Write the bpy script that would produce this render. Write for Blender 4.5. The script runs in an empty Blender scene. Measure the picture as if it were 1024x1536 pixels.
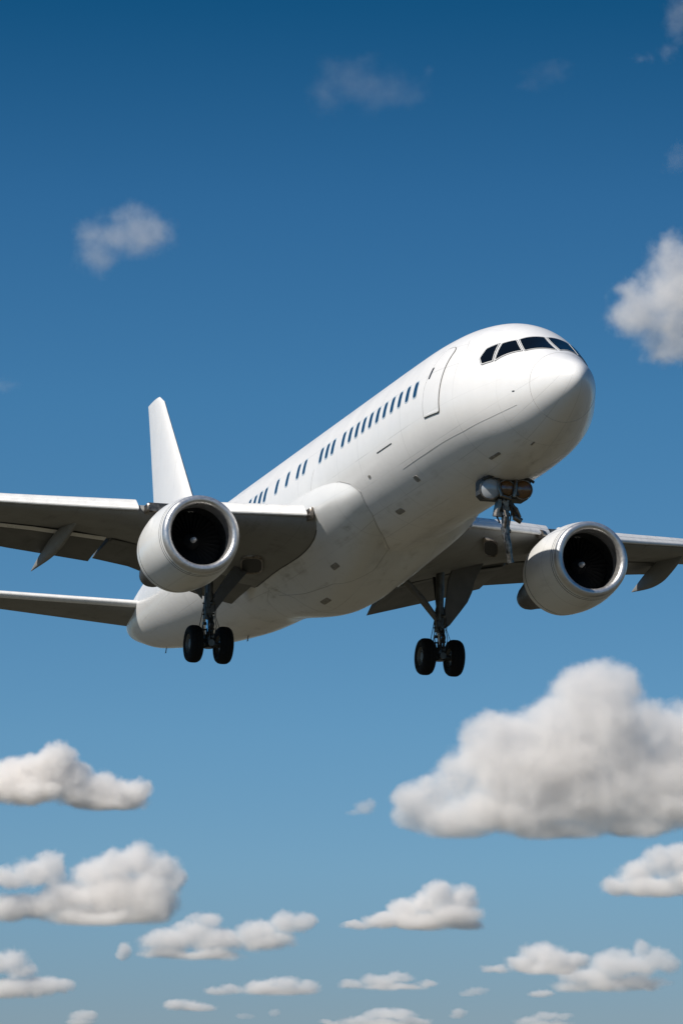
import bpy, bmesh, math, random
from math import sin, cos, pi, radians, sqrt, atan2, acos, hypot
from mathutils import Vector, Matrix
random.seed(7)
sc = bpy.context.scene
COL = sc.collection

# ------------------------------------------------------------------ camera
FPX = 6446.0                      # focal length in pixels of the 1024x1536 frame
PITCH = radians(9.5)
CAM = Vector((0, 0, 1.7))
RIGHT = Vector((1, 0, 0))
FWD = Vector((0, cos(PITCH), sin(PITCH)))
UPV = Vector((0, -sin(PITCH), cos(PITCH)))
cd = bpy.data.cameras.new('camera')
cam = bpy.data.objects.new('camera', cd)
COL.objects.link(cam)
cam.location = CAM
cam.rotation_euler = (pi/2 + PITCH, 0, 0)
cd.sensor_fit = 'VERTICAL'
cd.sensor_height = 36
cd.lens = FPX/1536*36
cd.clip_start = 0.5
cd.clip_end = 80000
sc.camera = cam

# ------------------------------------------------------------------ sun, sky, exposure
SUN_DIR = Vector((-0.556, -0.398, 0.730)).normalized()      # towards the sun
sun_el = math.asin(SUN_DIR.z)
sun_az = atan2(SUN_DIR.x, SUN_DIR.y)                     # clockwise from +Y
sd = bpy.data.lights.new('sun', 'SUN')
sd.energy = 4.9
sd.angle = radians(0.53)
sd.color = (1.0, 0.94, 0.86)
so = bpy.data.objects.new('sun', sd)
COL.objects.link(so)
so.rotation_euler = (-SUN_DIR).to_track_quat('-Z', 'Y').to_euler()
so.location = SUN_DIR*300
W = bpy.data.worlds.new('World')
sc.world = W
W.use_nodes = True
wt = W.node_tree
wt.nodes.clear()
w_out = wt.nodes.new('ShaderNodeOutputWorld')
w_bg = wt.nodes.new('ShaderNodeBackground')
w_sky = wt.nodes.new('ShaderNodeTexSky')
w_sky.sky_type = 'NISHITA'
w_sky.sun_disc = False
w_sky.sun_elevation = sun_el
w_sky.sun_rotation = sun_az
w_sky.altitude = 0
w_sky.air_density = 1.0
w_sky.dust_density = 0.0
w_sky.ozone_density = 3.0
w_bg.inputs['Strength'].default_value = 0.135
w_tc = wt.nodes.new('ShaderNodeTexCoord')
w_mp = wt.nodes.new('ShaderNodeMapping')
w_mp.vector_type = 'VECTOR'
w_mp.inputs['Scale'].default_value = (1, 1, 2.0)          # clear dry air: deep blue comes down low
wt.links.new(w_tc.outputs['Generated'], w_mp.inputs['Vector'])
wt.links.new(w_mp.outputs[0], w_sky.inputs['Vector'])
w_sep = wt.nodes.new('ShaderNodeSeparateXYZ')                # clearer and deeper overhead, dusty low down
w_rmp = wt.nodes.new('ShaderNodeValToRGB')
w_mul = wt.nodes.new('ShaderNodeMix')
w_mul.data_type = 'RGBA'; w_mul.blend_type = 'MULTIPLY'; w_mul.inputs[0].default_value = 1
SKY_STOPS = [(0.0, (.34, .35, .37)), (.048, (.41, .414, .421)), (.0834, (.475, .605, .607)), (.1141, (.450, .665, .685)),
             (.1907, (.318, .662, .742)), (.236, (.208, .560, .690)), (.281, (.055, .39, .52)), (.6, (.10, .40, .56))]
els = w_rmp.color_ramp.elements
while len(els) < len(SKY_STOPS): els.new(.5)
for e_, (p_, c_) in zip(els, SKY_STOPS): e_.position = p_
for e_, (p_, c_) in zip(w_rmp.color_ramp.elements, SKY_STOPS): e_.color = (*c_, 1)
wt.links.new(w_tc.outputs['Generated'], w_sep.inputs[0])
wt.links.new(w_sep.outputs[2], w_rmp.inputs[0])
wt.links.new(w_sky.outputs[0], w_mul.inputs[6])
wt.links.new(w_rmp.outputs[0], w_mul.inputs[7])
wt.links.new(w_mul.outputs[2], w_bg.inputs['Color'])
wt.links.new(w_bg.outputs[0], w_out.inputs['Surface'])
sc.view_settings.view_transform = 'Standard'
sc.view_settings.look = 'None'
sc.view_settings.exposure = 0.05
sc.view_settings.gamma = 1
sc.view_settings.use_curve_mapping = False
cy = sc.cycles
cy.max_bounces = 22
cy.diffuse_bounces = 4
cy.glossy_bounces = 4
cy.transmission_bounces = 4
cy.transparent_max_bounces = 8
cy.volume_bounces = 20
cy.volume_max_steps = 256
cy.use_denoising = True
try:
    cy.denoiser = 'OPENIMAGEDENOISE'
except Exception:
    pass

def cam_point(u, v, d):
    """a point d metres in front of the lens, seen at photo pixel (u, v)"""
    return CAM + RIGHT*((u-512)/FPX*d) - UPV*((v-768)/FPX*d) + FWD*d

# ------------------------------------------------------------------ tags and small helpers
def tag(o, label=None, cat=None, group=None, kind=None):
    if label: o['label'] = label
    if cat: o['category'] = cat
    if group: o['group'] = group
    if kind: o['kind'] = kind
    return o

def link_mesh(name, verts, faces, mats, parent=None, smooth=True, mat_ids=None):
    me = bpy.data.meshes.new(name)
    me.from_pydata([tuple(v) for v in verts], [], faces)
    if not isinstance(mats, (list, tuple)): mats = [mats]
    for m in mats: me.materials.append(m)
    if mat_ids:
        for p, i in zip(me.polygons, mat_ids): p.material_index = i
    if smooth:
        me.polygons.foreach_set('use_smooth', [True]*len(me.polygons))
    me.update()
    o = bpy.data.objects.new(name, me)
    COL.objects.link(o)
    if parent: o.parent = parent
    return o

class NT:
    """small node-tree writer"""
    def __init__(s, name):
        s.m = bpy.data.materials.new(name); s.m.use_nodes = True
        s.t = s.m.node_tree; s.t.nodes.clear()
        s.out = s.t.nodes.new('ShaderNodeOutputMaterial')
    def n(s, typ, **kw):
        k = s.t.nodes.new('ShaderNode'+typ)
        for a, b in kw.items(): setattr(k, a, b)
        return k
    def l(s, a, b): s.t.links.new(a, b)
    def put(s, sock, v):
        if hasattr(v, 'links'): s.l(v, sock)
        else: sock.default_value = v
    def math(s, op, a, b=None, c=None, clamp=False):
        k = s.n('Math', operation=op, use_clamp=clamp)
        for i, v in enumerate((a, b, c)):
            if v is not None: s.put(k.inputs[i], v)
        return k.outputs[0]
    def vmath(s, op, a, b=None, c=None):
        k = s.n('VectorMath', operation=op)
        for i, v in enumerate((a, b, c)):
            if v is not None: s.put(k.inputs[i], v)
        return k.outputs['Value'] if op in ('LENGTH', 'DOT_PRODUCT', 'DISTANCE') else k.outputs['Vector']
    def noise(s, vec, scale, detail=4, rough=.55, dist=0):
        k = s.n('TexNoise'); s.put(k.inputs['Vector'], vec)
        k.inputs['Scale'].default_value = scale; k.inputs['Detail'].default_value = detail
        k.inputs['Roughness'].default_value = rough; k.inputs['Distortion'].default_value = dist
        return k.outputs['Fac']
    def ramp(s, v, a, b, lo=0., hi=1., smooth=True):
        k = s.n('MapRange', interpolation_type='SMOOTHSTEP' if smooth else 'LINEAR')
        s.put(k.inputs[0], v)
        for i, x in zip((1, 2, 3, 4), (a, b, lo, hi)): s.put(k.inputs[i], x)
        return k.outputs[0]
    def mix(s, f, a, b):
        k = s.n('Mix', data_type='RGBA')
        s.put(k.inputs[0], f); s.put(k.inputs[6], a); s.put(k.inputs[7], b)
        return k.outputs[2]

# ------------------------------------------------------------------ airliner body shape (x forward from the nose, y to its left, z up)
def pchip(xs, ys):
    n = len(xs); h = [xs[i+1]-xs[i] for i in range(n-1)]; d = [(ys[i+1]-ys[i])/h[i] for i in range(n-1)]
    m = [d[0]]+[0]*(n-2)+[d[-1]]
    for i in range(1, n-1):
        if d[i-1]*d[i] > 0:
            w1 = 2*h[i]+h[i-1]; w2 = h[i]+2*h[i-1]
            m[i] = (w1+w2)/(w1/d[i-1]+w2/d[i])
    def f(x):
        x = min(max(x, xs[0]), xs[-1])
        i = 0
        while i < n-2 and x > xs[i+1]: i += 1
        t = (x-xs[i])/h[i]
        return ((2*t**3-3*t*t+1)*ys[i] + (t**3-2*t*t+t)*h[i]*m[i] + (-2*t**3+3*t*t)*ys[i+1] + (t**3-t*t)*h[i]*m[i+1])
    return f
# s = sqrt(distance aft of the nose) keeps the nose round
FS = [  0,  .06,  .25,   .6,  1.1,  1.7,  2.4,  3.2,  4.2,  5.4,   7,    9,   12,   30,   33,   36,   39,   42,   44,   46,  47.6, 48.9, 49.4, 49.7]
FT = [-.75,-.53, -.30, -.08, .16,  .45,  .86, 1.40, 1.92, 2.27,  2.48, 2.56, 2.58, 2.58, 2.58, 2.56, 2.46, 2.26, 2.03, 1.76, 1.38, 1.04, .80, .56]
FB = [-.75,-.97,-1.20,-1.44,-1.69,-1.92,-2.13,-2.30,-2.46,-2.56, -2.62,-2.65,-2.66,-2.66,-2.55,-2.28,-1.92,-1.46, -1.13, -.77, -.35, .02,  .22, .52]
FW = [  0,  .18,  .39,  .64, .91, 1.16, 1.44, 1.75, 2.11, 2.36,  2.51, 2.57, 2.58, 2.58, 2.55, 2.42, 2.20, 1.88, 1.63, 1.34, 1.00,  .62, .38, .10]
_q = [sqrt(s) for s in FS]
f_top, f_bot, f_wid = pchip(_q, FT), pchip(_q, FB), pchip(_q, FW)
def f_mid(q):
    s = q*q
    a = f_top(q); b = f_bot(q)
    k = min(1, s/9.0); k = k*k*(3-2*k)
    if s < 30: return (-.75)*(1-k)
    return (a+b)/2
def fus(x, phi):
    """point on the skin: x forward (negative aft of the nose), phi in degrees above the horizontal on the right side (-y)"""
    q = sqrt(max(0, -x)); c = f_mid(q); w = f_wid(q); p = radians(phi)
    z = c+(f_top(q)-c)*sin(p) if sin(p) > 0 else c+(c-f_bot(q))*sin(p)
    return (x, -w*cos(p), z)

# ------------------------------------------------------------------ ground (below the frame; its bounce lights the belly)
t = NT('dry_field')
b = t.n('BsdfPrincipled'); tc = t.n('TexCoord').outputs['Object']
n1 = t.noise(tc, .004, 6, .6); n2 = t.noise(tc, .35, 8, .7)
c = t.mix(t.ramp(n1, .4, .62), (.068, .059, .037, 1), (.084, .070, .045, 1))
c = t.mix(t.ramp(n2, .35, .7, 0, .5), c, (.03, .035, .016, 1))
t.l(c, b.inputs['Base Color']); b.inputs['Roughness'].default_value = .95
t.l(b.outputs[0], t.out.inputs['Surface'])
gv = [(0, 0, 0)]; gf = []; rings = [30, 120, 500, 2000, 8000, 40000]
for r in rings:
    for k in range(48): gv.append((r*cos(2*pi*k/48), r*sin(2*pi*k/48), 0))
for k in range(48): gf.append((0, 1+k, 1+(k+1) % 48))
for i in range(len(rings)-1):
    for k in range(48): gf.append((1+i*48+k, 1+(i+1)*48+k, 1+(i+1)*48+(k+1) % 48, 1+i*48+(k+1) % 48))
g = link_mesh('ground', gv, gf, t.m); g['kind'] = 'structure'

# ------------------------------------------------------------------ materials of the airliner
def bsdf(name, col, rough=.5, metal=0., coat=0., bump=None, noise_amt=0., noise_scale=6., spec=.5):
    t = NT(name)
    b = t.n('BsdfPrincipled')
    tc = t.n('TexCoord').outputs['Object']
    c0 = (*col, 1)
    if noise_amt:
        n = t.noise(tc, noise_scale, 6, .6)
        f = t.ramp(n, .3, .72, 1-noise_amt, 1+noise_amt*.4, False)
        v = t.n('VectorMath', operation='SCALE'); v.inputs[0].default_value = col; t.l(f, v.inputs['Scale'])
        t.l(v.outputs[0], b.inputs['Base Color'])
        t.put(b.inputs['Roughness'], t.ramp(n, .3, .7, rough*.8, rough*1.25, False))
    else:
        b.inputs['Base Color'].default_value = c0
        b.inputs['Roughness'].default_value = rough
    b.inputs['Metallic'].default_value = metal
    b.inputs['Coat Weight'].default_value = coat
    b.inputs['Specular IOR Level'].default_value = spec
    if bump:
        bn = t.noise(tc, bump[0], 5, .6)
        k = t.n('Bump'); k.inputs['Strength'].default_value = bump[1]; k.inputs['Distance'].default_value = bump[2]
        t.l(bn, k.inputs['Height']); t.l(k.outputs[0], b.inputs['Normal'])
    t.l(b.outputs[0], t.out.inputs['Surface'])
    return t.m

def skin_paint(name, col, rough, xstep, ystep, grime, ang=True, dirt=(.20, .17, .12), xoff=0.0):
    """painted aluminium: fine panel joints, a little waviness, streaks of dirt drawn out along the airflow"""
    t = NT(name)
    b = t.n('BsdfPrincipled')
    tc = t.n('TexCoord').outputs['Object']
    s = t.n('SeparateXYZ'); t.l(tc, s.inputs[0])
    X, Y, Z = s.outputs
    if ang: A = t.math('ARCTAN2', Z, Y)
    else: A = Y
    def line(v, step, off, w):
        f = t.math('FRACT', t.math('MULTIPLY_ADD', v, 1/step, off))
        d = t.math('ABSOLUTE', t.math('SUBTRACT', f, .5))
        return t.ramp(d, .5-w/step, .5-w/step*.2, 0, 1)
    l1 = t.math('MULTIPLY', line(X, xstep, .37+xoff, .014), t.ramp(X, -1.55, -1.7))
    l2 = line(A, ystep, .21, .014 if not ang else .0045)
    gate = t.ramp(t.noise(tc, .35, 2, .5), .46, .56)
    ln = t.math('MULTIPLY', t.math('MAXIMUM', l1, l2), t.math('MULTIPLY_ADD', gate, .75, .25))
    st = t.vmath('MULTIPLY', tc, (.22, 1.4, 1.4))
    streak = t.noise(st, 1.6, 7, .65)
    blot = t.noise(tc, .9, 6, .6, .6)
    under = t.ramp(Z, -1.2, -2.4, 0, 1)                    # the belly is where oil and dirt collect
    if not ang: under = 1.0
    g = t.math('MULTIPLY', t.ramp(streak, .47, .78), t.ramp(blot, .38, .72))
    g = t.math('MULTIPLY', g, t.math('MULTIPLY_ADD', under, grime, grime*.10))
    c = t.mix(g, (*col, 1), (*dirt, 1))
    fine = t.ramp(t.noise(tc, 2.3, 5, .6), .3, .7, .975, 1.015, False)
    v = t.n('VectorMath', operation='SCALE'); t.l(c, v.inputs[0]); t.l(fine, v.inputs['Scale'])
    c = t.mix(t.math('MULTIPLY', ln, .42), v.outputs[0], (.10, .10, .10, 1))
    t.l(c, b.inputs['Base Color'])
    t.put(b.inputs['Roughness'], t.math('ADD', t.ramp(blot, .3, .7, rough*.85, rough*1.2, False), t.math('MULTIPLY', g, .25)))
    b.inputs['Coat Weight'].default_value = .25 if ang else 0
    b.inputs['Specular IOR Level'].default_value = .5 if ang else .3
    b.inputs['Coat Roughness'].default_value = .12
    k = t.n('Bump'); k.inputs['Strength'].default_value = .35; k.inputs['Distance'].default_value = .02
    h = t.math('MULTIPLY_ADD', ln, -.12, t.math('MULTIPLY', t.noise(tc, .8, 3, .5), .9))
    t.l(h, k.inputs['Height']); t.l(k.outputs[0], b.inputs['Normal'])
    t.l(b.outputs[0], t.out.inputs['Surface'])
    return t.m

M_white = skin_paint('white_skin_paint', (.81, .80, .78), .34, 2.13, .36, .55)
M_fair  = skin_paint('fairing_paint', (.74, .74, .72), .36, 3.4, .52, .75, xoff=.3)
M_wing  = skin_paint('wing_grey_paint', (.25, .25, .24), .6, 1.7, 1.35, .5, ang=False, dirt=(.07, .065, .055))
M_flap  = skin_paint('flap_grey_paint', (.13, .132, .128), .45, 3.0, 1.1, .4, ang=False, dirt=(.05, .045, .04))
M_slat  = bsdf('slat_paint', (.78, .77, .74), .3, 0, .3, noise_amt=.12, noise_scale=3)
M_cowl  = skin_paint('engine_cowl_paint', (.76, .76, .74), .33, 1.55, 1.2, .35, xoff=.1)
M_lip   = bsdf('polished_lip_metal', (.70, .69, .68), .38, .85, noise_amt=.10, noise_scale=9, bump=(14, .12, .01))
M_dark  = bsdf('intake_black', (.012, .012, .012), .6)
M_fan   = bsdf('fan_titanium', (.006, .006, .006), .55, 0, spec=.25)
M_spin  = bsdf('spinner_paint', (.60, .60, .59), .35)
M_core  = bsdf('burnt_exhaust_metal', (.07, .065, .06), .5, .5, noise_amt=.3)
M_tyre  = bsdf('tyre_rubber', (.010, .010, .010), .85, noise_amt=.3, noise_scale=8, spec=.2)
M_hub   = bsdf('wheel_hub_grey', (.17, .17, .16), .5, .4, noise_amt=.25)
M_strut = bsdf('gear_steel', (.13, .135, .13), .38, .6, noise_amt=.55, noise_scale=5)
M_chrome = bsdf('oleo_chrome', (.75, .75, .75), .12, 1.)
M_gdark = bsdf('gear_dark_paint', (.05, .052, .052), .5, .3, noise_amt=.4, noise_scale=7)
M_door  = bsdf('gear_door_paint', (.17, .165, .15), .5, noise_amt=.25, noise_scale=2)
M_glass = bsdf('cockpit_glass', (.003, .004, .006), .10, 0, 0, spec=.2)
M_pane  = bsdf('cabin_window_pane', (.012, .05, .115), .14, 0, .5)
M_frame = bsdf('window_frame_metal', (.30, .30, .30), .35, .7)
M_wfr   = bsdf('window_surround_paint', (.42, .50, .56), .4)
M_seam  = bsdf('sealant_grey', (.13, .125, .115), .7)
M_joint = bsdf('panel_joint_grey', (.44, .43, .41), .6)
M_port  = bsdf('port_worn_metal', (.34, .32, .29), .55, .3, noise_amt=.5, noise_scale=9)
M_post  = bsdf('windscreen_post_paint', (.70, .70, .68), .35)
M_lens  = bsdf('lamp_glass', (.36, .38, .40), .12, 0, 1.)
M_amber = bsdf('amber_lamp_glass', (.17, .060, .006), .18, 0, 1., noise_amt=.5, noise_scale=18)
M_bare  = bsdf('bare_metal', (.29, .25, .21), .34, .9, noise_amt=.75, noise_scale=7)

# ------------------------------------------------------------------ the airliner: placed as it flies past
RC = ((0.315462, 0.948918, -0.006193), (-0.208744, 0.063026, -0.975937), (-0.925694, 0.309164, 0.217963))
TC = (7.24784, -4.87096, 130.75139)
def air_to_world(p):
    c = [RC[i][0]*p[0]+RC[i][1]*p[1]+RC[i][2]*p[2]+TC[i] for i in range(3)]
    return CAM + RIGHT*c[0] - UPV*c[1] + FWD*c[2]
BASE = (-24.9, 0, -5.4)
_o = air_to_world((0, 0, 0))
_ax = [air_to_world(v)-_o for v in ((1, 0, 0), (0, 1, 0), (0, 0, 1))]
MROT = Matrix(((_ax[0][0], _ax[1][0], _ax[2][0]), (_ax[0][1], _ax[1][1], _ax[2][1]), (_ax[0][2], _ax[1][2], _ax[2][2])))
plane = bpy.data.objects.new('airliner', None)
COL.objects.link(plane)
plane.matrix_world = Matrix.Translation(air_to_world(BASE)) @ MROT.to_4x4()
plane.empty_display_size = 4
tag(plane, 'large white twin-engine passenger jet descending with its landing gear and flaps down', 'airplane')

def part(name, verts, faces, mats, parent=None, smooth=True, mat_ids=None, label=None, sharp=35):
    o = link_mesh(name, verts, faces, mats, parent or plane, smooth, mat_ids)
    if parent is None: o.location = (-BASE[0], -BASE[1], -BASE[2])
    if smooth and sharp:
        me = o.data; bm = bmesh.new(); bm.from_mesh(me)
        bmesh.ops.recalc_face_normals(bm, faces=bm.faces)
        for e in bm.edges:
            if len(e.link_faces) == 2 and e.calc_face_angle(0) > radians(sharp): e.smooth = False
        bm.to_mesh(me); bm.free()
    if label: o['label'] = label
    return o

class MB:
    """collects solids into one mesh"""
    def __init__(s): s.v = []; s.f = []; s.m = []
    def add(s, v, f, mi=0):
        b = len(s.v); s.v += [tuple(p) for p in v]; s.f += [tuple(i+b for i in q) for q in f]; s.m += [mi]*len(f)
    def loft(s, secs, mi=0, cap=True, close=True):
        n = len(secs[0]); v = [p for q in secs for p in q]; f = []
        for i in range(len(secs)-1):
            for j in range(n if close else n-1):
                a = i*n+j; b = i*n+(j+1) % n
                f.append((a, b, b+n, a+n))
        if cap: f.append(tuple(range(n-1, -1, -1))); f.append(tuple((len(secs)-1)*n+j for j in range(n)))
        s.add(v, f, mi)
    def tube(s, a, b, r0, r1=None, n=12, mi=0):
        a = Vector(a); b = Vector(b); r1 = r0 if r1 is None else r1
        d = (b-a).normalized(); u = d.orthogonal().normalized(); w = d.cross(u)
        s.loft([[p+(u*cos(2*pi*k/n)+w*sin(2*pi*k/n))*r for k in range(n)] for p, r in ((a, r0), (b, r1))], mi)
    def path(s, pts, r, n=8, mi=0):
        pts = [Vector(p) for p in pts]; secs = []; rr = r if isinstance(r, (list, tuple)) else [r]*len(pts)
        up = None
        for i, p in enumerate(pts):
            d = (pts[min(i+1, len(pts)-1)]-pts[max(i-1, 0)]).normalized()
            up = d.orthogonal().normalized() if up is None else (up-d*up.dot(d)).normalized()
            w = d.cross(up)
            secs.append([p+(up*cos(2*pi*k/n)+w*sin(2*pi*k/n))*rr[i] for k in range(n)])
        s.loft(secs, mi)
    def lathe(s, o, ax, prof, n=48, mi=0, mis=None, closed=False):
        o = Vector(o); d = Vector(ax).normalized(); u = d.orthogonal().normalized(); w = d.cross(u)
        b = len(s.v)
        for (h, r) in prof:
            for k in range(n): s.v.append(tuple(o+d*h+(u*cos(2*pi*k/n)+w*sin(2*pi*k/n))*r))
        m = len(prof)
        for i in range(m if closed else m-1):
            for k in range(n):
                i2 = (i+1) % m
                s.f.append((b+i*n+k, b+i*n+(k+1) % n, b+i2*n+(k+1) % n, b+i2*n+k)); s.m.append(mis[i] if mis else mi)
    def box(s, c, sz, mi=0, rot=None, bev=.0):
        c = Vector(c); h = Vector(sz)/2
        e = min(bev, min(h)*.9)
        secs = []
        def ring(x, k):
            yy, zz = h.y-k, h.z-k; r = []
            for sy, sz_ in ((1, 1), (-1, 1), (-1, -1), (1, -1)):
                if e:
                    pr = [(sy*yy, sz_*(zz-e)), (sy*(yy-e), sz_*zz)]
                    if sy*sz_ < 0: pr.reverse()
                    r += pr
                else: r.append((sy*yy, sz_*zz))
            return [Vector((x, p, q)) for p, q in r]
        if e: secs = [ring(-h.x, e*.8), ring(-h.x+e, 0), ring(h.x-e, 0), ring(h.x, e*.8)]
        else: secs = [ring(-h.x, 0), ring(h.x, 0)]
        secs = [[(rot @ p if rot else p)+c for p in q] for q in secs]
        s.loft(secs, mi)
    def poly_plate(s, pts, thick, mi=0):
        pts = [Vector(p) for p in pts]; nrm = Vector((0, 0, 0))
        for i in range(len(pts)): nrm += (pts[i]-pts[0]).cross(pts[(i+1) % len(pts)]-pts[0])
        nrm.normalize()
        s.loft([[p-nrm*thick/2 for p in pts], [p+nrm*thick/2 for p in pts]], mi)
    def build(s, name, mats, parent=None, **k): return part(name, s.v, s.f, mats, parent, mat_ids=s.m, **k)

# ---- fuselage
mb = MB()
qs = [0.03+i*(sqrt(49.7)-.04)/210 for i in range(211)]
NPH = 120
mb.loft([[fus(-q*q, 360*k/NPH) for k in range(NPH)] for q in qs])
fuselage = mb.build('fuselage', M_white, sharp=60)

def fnorm(x, phi):
    p = Vector(fus(x, phi)); a = Vector(fus(x-.02, phi))-p; b = Vector(fus(x, phi+.4))-p
    n = a.cross(b).normalized()
    mid = (f_top(sqrt(-x))+f_bot(sqrt(-x)))/2
    return n if n.dot(p-Vector((x-.3, 0, mid))) > 0 else -n
def fpt(x, phi, off=0.): return Vector(fus(x, phi))+fnorm(x, phi)*off

def round_poly(pts, r, seg=4):
    """round the corners of a polygon given in metres"""
    out = []; n = len(pts)
    for i in range(n):
        p = Vector((*pts[i], 0)); a = Vector((*pts[i-1], 0)); b = Vector((*pts[(i+1) % n], 0))
        la, lb = (a-p).length, (b-p).length
        e = min(r, la*.45, lb*.45)
        p0 = p+(a-p)*e/la; p1 = p+(b-p)*e/lb
        for k in range(seg+1):
            t = k/seg; q = p0*(1-t)**2+p*2*t*(1-t)+p1*t*t
            out.append((q.x, q.y))
    return out
def grow(pts, e):
    n = len(pts); ar = sum(pts[i-1][0]*pts[i][1]-pts[i][0]*pts[i-1][1] for i in range(n)); sg = 1 if ar > 0 else -1
    out = []
    for i in range(n):
        ax, ay = pts[i-1]; bx, by = pts[i]; cx, cy_ = pts[(i+1) % n]
        d1 = Vector((bx-ax, by-ay)).normalized(); d2 = Vector((cx-bx, cy_-by)).normalized()
        n1 = Vector((d1.y, -d1.x))*sg; n2 = Vector((d2.y, -d2.x))*sg
        m = (n1+n2); m = m/max(.35, m.dot(n1)) if m.length > 1e-6 else n1
        out.append((bx+m.x*e, by+m.y*e))
    return out
def patch(mb, pts, off, rad=.05, rc=2.3, rings=5, mi=0, expand=0., surf=None, skirt=.03, hole=None):
    """a thin plate hugging the skin. pts in (x, phi degrees); hole = width of a ring-shaped plate"""
    surf = surf or fpt
    k = radians(1)*rc
    P = [(x, ph*k) for x, ph in pts]
    if expand: P = grow(P, expand)
    P = round_poly(P, rad)
    Q = []
    for a, b in zip(P, P[1:]+P[:1]):
        m = max(1, int(math.ceil(hypot(b[0]-a[0], b[1]-a[1])/.09)))
        Q += [(a[0]+(b[0]-a[0])*j/m, a[1]+(b[1]-a[1])*j/m) for j in range(m)]
    P = Q
    cx = sum(p[0] for p in P)/len(P); cy2 = sum(p[1] for p in P)/len(P)
    v = []; n = len(P)
    top = []
    fr = [i/rings for i in range(rings+1)]
    for f in fr[::-1][:-1]:
        top.append([surf(cx+(x-cx)*f, (cy2+(y-cy2)*f)/k, off) for x, y in P])
    base = [surf(x, y/k, off-skirt) for x, y in P]
    secs = [base]+top
    mb.loft(secs, mi, cap=False)
    b = len(mb.v); c = surf(cx, cy2/k, off); mb.v.append(tuple(c))
    st = b-n
    for j in range(n): mb.f.append((st+j, st+(j+1) % n, b)); mb.m.append(mi)

def mir(pts): return [(x, 180-p) for x, p in pts]

# cockpit windows
CW = [([(-3.86, 38.5), (-3.56, 46.2), (-3.36, 28.6), (-3.73, 24.4), (-3.90, 29.0)], 'side cockpit window'),
      ([(-3.41, 48.6), (-3.10, 58.6), (-2.55, 51.2), (-3.22, 30.6)], 'side'),
      ([(-3.03, 62.6), (-2.83, 87.6), (-1.86, 86.3), (-2.42, 54.4)], 'front')]
for side in (0, 1):
    for pts, _ in CW:
        q = mir(pts) if side else pts
        m1 = MB(); patch(m1, q, .010, .045, 1.9, 6, expand=.058)
        fr = m1.build('cockpit_window', M_frame)
        m3 = MB(); patch(m3, q, .016, .04, 1.9, 6, expand=.034)
        m3.build('window_seal', M_post, fr)
        m2 = MB(); patch(m2, q, .022, .03, 1.9, 8, expand=.010)
        m2.build('pane', M_glass, fr)

# cabin windows (starboard side)
WX = [-7.98, -8.70, -9.44, -10.17, -10.91, -11.63, -12.35, -13.06, -13.76, -14.47, -15.19, -16.30, -16.93, -17.59,
      -19.42, -20.13, -21.37, -22.59, -23.95, -24.57, -25.22, -25.9]
for x in WX:
    w, h = .155, 6.1
    pts = [(x-w, 13.2-h), (x+w, 13.2-h), (x+w+.01, 13.2+h), (x-w+.01, 13.2+h)]
    m1 = MB(); patch(m1, pts, .006, .13, 2.57, 3, expand=.035); fr = m1.build('cabin_window', M_wfr)
    m2 = MB(); patch(m2, pts, .010, .12, 2.57, 3, expand=-.012); m2.build('pane', M_pane, fr)

# forward door
DP = [(-7.22, -10.6), (-6.02, -10.4), (-5.92, 8.7), (-5.86, 26), (-5.80, 38), (-5.98, 41.5), (-6.50, 41.5), (-6.70, 37.5), (-6.90, 25), (-7.13, 12)]
m1 = MB(); patch(m1, DP, .019, .12, 2.5, 10, expand=.026); dg = m1.build('cabin_door', M_seam)
m2 = MB(); patch(m2, DP, .022, .11, 2.5, 8); m2.build('door_panel', M_white, dg)
m3 = MB(); patch(m3, [(-7.19, -10.5), (-6.05, -10.3), (-6.04, -9.2), (-7.2, -9.4)], .045, .03, 2.5, 3, skirt=.06); m3.build('door_sill', M_post, dg)
m4 = MB(); patch(m4, [(-6.97, 16.8), (-6.83, 16.8), (-6.74, 25.8), (-6.88, 25.8)], .026, .05, 2.5, 3); m4.build('door_window', M_glass, dg)

# wing-to-body fairing
FXP = [-180, -84, -70, -50, -31, -22, -16, -11.5, -8, 0]
FXX = [-17.2, -17.1, -15.9, -14.75, -14.36, -14.9, -15.74, -17.0, -18.6, -19.6]
f_xf = pchip(FXP, FXX)
def sm(a, b, x):
    t = min(1, max(0, (x-a)/(b-a))); return t*t*(3-2*t)
def fair_pt(x, phi, off=0.):
    pr = phi if phi > -90 else -180-phi
    xf = f_xf(pr); t = max(0, xf-x)
    amp = .50*sm(-5, -27, pr) + .0*pr
    amp *= (1-math.exp(-(t/1.25)**1.3))
    amp += .52*sm(-48, -84, pr)*sm(.0, 5.5, t)
    amp *= 1-sm(22.5, 31.2, -x)
    return fpt(x, phi, amp+off-.015)
mb = MB()
secs = []
phs = [-5-170*i/84 for i in range(85)]
for i in range(61):
    t = (i/60)**1.25; row = []
    for ph in phs:
        pr = ph if ph > -90 else -180-ph
        xf = f_xf(pr); row.append(fair_pt(xf+(-31.4-xf)*t, ph))
    secs.append(row)
mb.loft(secs, cap=False, close=False)
fairing = mb.build('belly_fairing', M_fair, sharp=70)

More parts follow.
